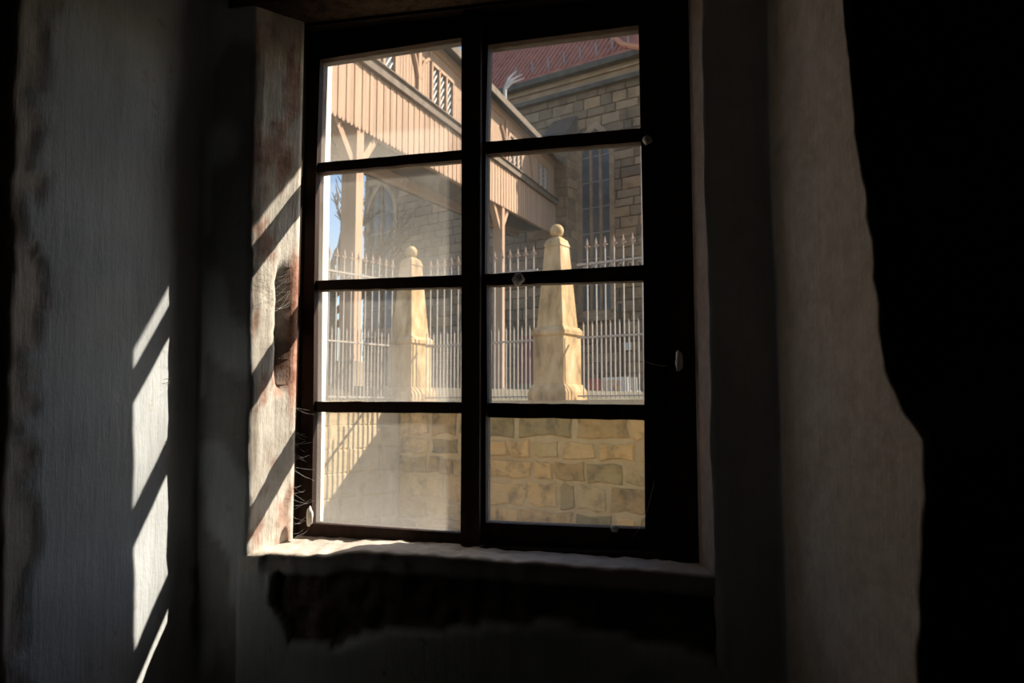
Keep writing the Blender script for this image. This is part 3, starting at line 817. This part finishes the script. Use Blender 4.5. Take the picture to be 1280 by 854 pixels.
# boards leaning at the church foot
def board(px0, px1, py0, py1, wd, label, m, cat, parts):
    d = CD; P = plan((px0 - 640) / F * wd, wd)
    q0, q1 = onplane(px0, py1, P, d), onplane(px1, py1, P, d); zt = onplane(px0, py0, P, d).z
    zb = yz(q0); Lw = (q1 - q0).dot(d)
    t = empty(cat.replace(' ', '_'), (q0.x, q0.y, zb), label, cat)
    dd = d if Lw > 0 else -d; Lw = abs(Lw)
    mb = MB(); mb.obox(q0, dd, -CN, Lw, .05, zb + .02, zt); cbuild(mb, 'panel', m, t)
    for a in (0, Lw - .05):
        mb = MB(); mb.obox(q0 + dd * a - CN * .05, dd, -CN, .05, .25, zb, zb + .35); cbuild(mb, 'foot', 'greyboard', t)
    if parts:
        mb = MB(); mb.obox(q0 + dd * (Lw * .06), dd, CN, Lw * .70, .012, zb + (zt - zb) * .16, zt - (zt - zb) * .12); cbuild(mb, 'picture', 'poster', t)['label'] = 'warm coloured printed picture'
    return t
board(754, 785, 472, 498, 27.5, 'white display board with a warm coloured picture behind the fence', 'white', 'display board', True)
board(786.5, 796, 472, 498, 27.4, 'narrow pale grey board standing beside the picture board', 'greyboard', 'board', False)
board(735, 750, 474, 498, 27.8, 'plain red board standing behind the iron fence', 'red', 'sign board', False)

# ------------------------------------------------------------------ timber gallery
r = ray(415.6, 140.1); wd = -SY * r.x + CY * r.y
G0 = rel(r * (13.6 / wd)); GD = ray(897, 404); GD = GD / Vector((GD.x, GD.y, 0)).length
GH = Vector((GD.x, GD.y, 0)); SLP = GD.z
GN = Vector((GH.y, -GH.x, 0))
if GN.dot(plan(1, 0) - plan(0, 0)) < 0: GN = -GN         # sunlit side
def sG(px, py):
    p = onplane(px, py, G0, GH); s = (p - G0).dot(GH); return s, p.z - G0.z - SLP * s
HR = .5 * (sG(580, 179)[1] + sG(690, 252)[1]); HEV = sG(614, 125)[1]
s_end = (C0 - G0).dot(CN) / GH.dot(CN) - .15
s_beg = -5.0
def g3(s, y, h): return G0 + GH * s + GN * y + Z * (SLP * s + h)
gal = empty('timber_gallery', tuple(Vector((G0.x, G0.y, EYE + .1))), 'sunlit timber covered walkway on posts running up to the church', 'walkway')
def gbar(mb, s0, s1, y0, y1, h0, h1):
    mb.hexa([g3(s0, y0, h0), g3(s1, y0, h0), g3(s1, y1, h0), g3(s0, y1, h0), g3(s0, y0, h1), g3(s1, y0, h1), g3(s1, y1, h1), g3(s0, y1, h1)]); return mb
GW = 2.0
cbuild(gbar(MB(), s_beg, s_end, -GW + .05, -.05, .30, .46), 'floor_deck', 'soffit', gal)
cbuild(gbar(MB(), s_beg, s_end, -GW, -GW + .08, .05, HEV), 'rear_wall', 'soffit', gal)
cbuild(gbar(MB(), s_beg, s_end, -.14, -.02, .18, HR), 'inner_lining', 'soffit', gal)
cbuild(gbar(MB(), s_beg, s_end, -.02, .14, HR, HR + .19), 'parapet_rail', 'rail', gal)
cbuild(gbar(MB(), s_beg, s_end, .10, .20, HR + .19, HR + .22), 'rail_cap', 'rail', gal)
cbuild(gbar(MB(), s_beg, s_end, -.16, .06, HEV - .22, HEV), 'wall_plate', 'beam', gal)
for y in (-.2, -1.8): cbuild(gbar(MB(), s_beg, s_end, y - .1, y + .1, .06, .30), 'floor_beam', 'beam', gal)
# planks of the parapet with scalloped lower ends: one mesh shared
PWD = .165
def plank_mesh(h, scallop, name):
    mb = MB(); wv = PWD - .02
    prof = [(0, h), (wv, h)]
    if scallop: prof += [(wv, .02), (wv * .93, -.03), (wv * .72, -.065), (wv * .5, -.075), (wv * .28, -.065), (wv * .07, -.03), (0, .02)]
    else: prof += [(wv, 0), (0, 0)]
    k = len(prof)
    mb.add([GH * x + Z * (z + SLP * x) for x, z in prof] + [GH * x + Z * (z + SLP * x) + GN * .035 for x, z in prof], [tuple(range(k)), tuple(range(k, 2 * k))] + [(i, (i + 1) % k, k + (i + 1) % k, k + i) for i in range(k)])
    me = mb.mesh(name); me.materials.append(M['wood']); return me
low = plank_mesh(HR - .01, True, 'plank'); upp = plank_mesh(HEV - .22 - (HR + .19) , False, 'plank')
go = gal.location
def put_plank(me, s, h, y):
    o = D.objects.new('plank', me); COL.objects.link(o); o.parent = gal; o.location = g3(s, y, h) - go
wins = []
for px, wid, n in ((486, .62, 1), (553, 1.55, 3), (590, 1.5, 3), (644, 1.7, 3), (679, 1.6, 2)):
    wins.append((sG(px, 130 if px < 600 else 215)[0], wid, n))
wins.insert(0, (wins[0][0] - 3.0, 1.55, 3))
s = s_beg; i = 0
while s < s_end - PWD:
    put_plank(low, s, 0, .0 + (.012 if i % 2 else 0))
    if not any(c - wv / 2 - PWD * .8 < s < c + wv / 2 for c, wv, n in wins): put_plank(upp, s, HR + .19, -.06)
    s += PWD; i += 1
for c, wv, n in wins:
    h0, h1 = HR + .21, HR + 1.32
    x0, x1 = c - wv / 2, c + wv / 2
    f = MB()
    gbar(f, x0 - .12, x1 + .12, -.08, .0, h1, HEV - .2)
    for k in range(n + 1): xx = x0 + (x1 - x0) * k / n; gbar(f, xx - .05, xx + .05, -.10, .03, h0, h1)
    gbar(f, x0, x1, -.10, .03, h1 - .06, h1 + .02)
    wo = cbuild(f, 'lattice_window', 'beam', gal)
    gbar_ = gbar(MB(), x0, x1, -.07, -.05, h0, h1); cbuild(gbar_, 'pane', 'window_glass', wo)
    for k in range(n):
        a0, a1 = x0 + (x1 - x0) * k / n + .05, x0 + (x1 - x0) * (k + 1) / n - .05; L = a1 - a0; t = -(L)
        lt = MB()
        while t < h1 - h0:                              # diagonal bars clipped to the light
            p0 = (0, t); p1 = (L, t + L)
            ta = max(0, -t / L) ; tb = min(1, (h1 - h0 - t) / L)
            if tb > ta:
                lt.bar(g3(a0 + L * ta, -.035, h0 + t + L * ta), g3(a0 + L * tb, -.035, h0 + t + L * tb), .035, .02, GN)
            t += .19
        cbuild(lt, 'lattice', 'lattice', wo)
# wall posts with forked braces
for px in (523, 600, 632, 665):
    s = sG(px, 90 if px < 600 else 200)[0]
    mb = gbar(MB(), s - .09, s + .09, -.08, .05, HR + .19, HEV - .2)
    po = cbuild(mb, 'wall_post', 'beam', gal)
    for sg in (-1, 1):
        b = MB(); pts = [(.05, .45), (.16, .72), (.34, .98), (.62, 1.15)]
        b.tube([g3(s + sg * a, .01, HR + .22 + hh * .95) for a, hh in pts], .055, 5); cbuild(b, 'forked_brace', 'beam', po)
# roof
rf = MB(); ov = .38; rise = 1.25
for (ya, yb, ha, hb_) in ((ov, -GW / 2, HEV - .12, HEV + rise), (-GW / 2, -GW - ov, HEV + rise, HEV - .12)):
    rf.hexa([g3(s_beg, ya, ha), g3(s_end, ya, ha), g3(s_end, yb, hb_), g3(s_beg, yb, hb_), g3(s_beg, ya, ha + .16), g3(s_end, ya, ha + .16), g3(s_end, yb, hb_ + .16), g3(s_beg, yb, hb_ + .16)])
cbuild(rf, 'roof', 'groof', gal)
cbuild(gbar(MB(), s_beg, s_end, ov, ov + .04, HEV - .14, HEV + .06), 'eaves_board', 'rail', gal)
# carved crocket standing at the eaves
sf = sG(616, 120)[0]
fb = g3(sf, ov, HEV + .05); mb = MB()
mb.tube([fb, fb + Z * .35], [.06, .05], 6)
for a, hh in ((.55, .75), (.6, .5), (.35, .95)):
    mb.tube([fb + Z * .3, fb + Z * (.3 + hh * .35) + GN * a * .35, fb + Z * (.3 + hh * .55) + GN * a], [.05, .04, .012], 5)
cbuild(mb, 'crocket', 'lattice', gal)
# posts down to stone bases, with knee braces
for px, py, zb in ((448, 300, onplane(448, 452, G0, GH).z), (629, 300, None)):
    s = sG(px, py)[0]
    for y in (-.14,):
        b = g3(s, y, .06); gz = EYE + .1 + max(0, (-SY * b.x + CY * b.y) - 11) * .013
        zt = zb if zb else gz + .4
        mb = MB(); mb.obox(b - GH * .15 - GN * .15, GH, GN, .30, .30, zt, b.z); po = cbuild(mb, 'post', 'beam', gal)
        mb = MB(); mb.obox(b - GH * .2 - GN * .2, GH, GN, .40, .40, gz - .1, zt); cbuild(mb, 'post_base', 'church_mortar', gal)
        for sg in (-1, 1):
            a = g3(s + sg * .10, y, -.75); c = g3(s + sg * .95, y, .08)
            mb = MB(); mb.bar(a, c, .17, .17); cbuild(mb, 'knee_brace', 'beam', po)

# ------------------------------------------------------------------ bare tree beyond the gallery
def tree(base, H, label, seed):
    t = empty('bare_tree', base, label, 'tree'); rr = random.Random(seed)
    mb = MB(); mb.tube([(0, 0, -.2), (.05, 0, H * .25), (-.08, .05, H * .5)], [.20, .16, .11], 7); tr = mb.build('trunk', 'bark', t)
    br = MB()
    def grow(p, d, L, r_, lv):
        q = p + d * L; m = p.lerp(q, .5) + Vector((rr.uniform(-1, 1), rr.uniform(-1, 1), 0)) * L * .08
        br.tube([p, m, q], [r_, r_ * .8, r_ * .55], 4)
        if lv == 0: return
        for i in range(3):
            nd = (d + Vector((rr.uniform(-1, 1), rr.uniform(-1, 1), rr.uniform(-.2, .7))) * .75).normalized()
            grow(p.lerp(q, rr.uniform(.5, 1)), nd, L * rr.uniform(.6, .8), r_ * .6, lv - 1)
    for i in range(5):
        a = rr.uniform(0, 6.28); grow(Vector((0, 0, H * (.25 + .06 * i))), Vector((math.cos(a), math.sin(a), .9)).normalized(), H * .2, .12, 3)
    br.build('branches', 'bark', t)
bt_ = plan(-.2265 * 27, 27); bt_.z = yz(bt_)
tree(bt_, 9.5, 'leafless tree against the sky beneath the gallery', 2)
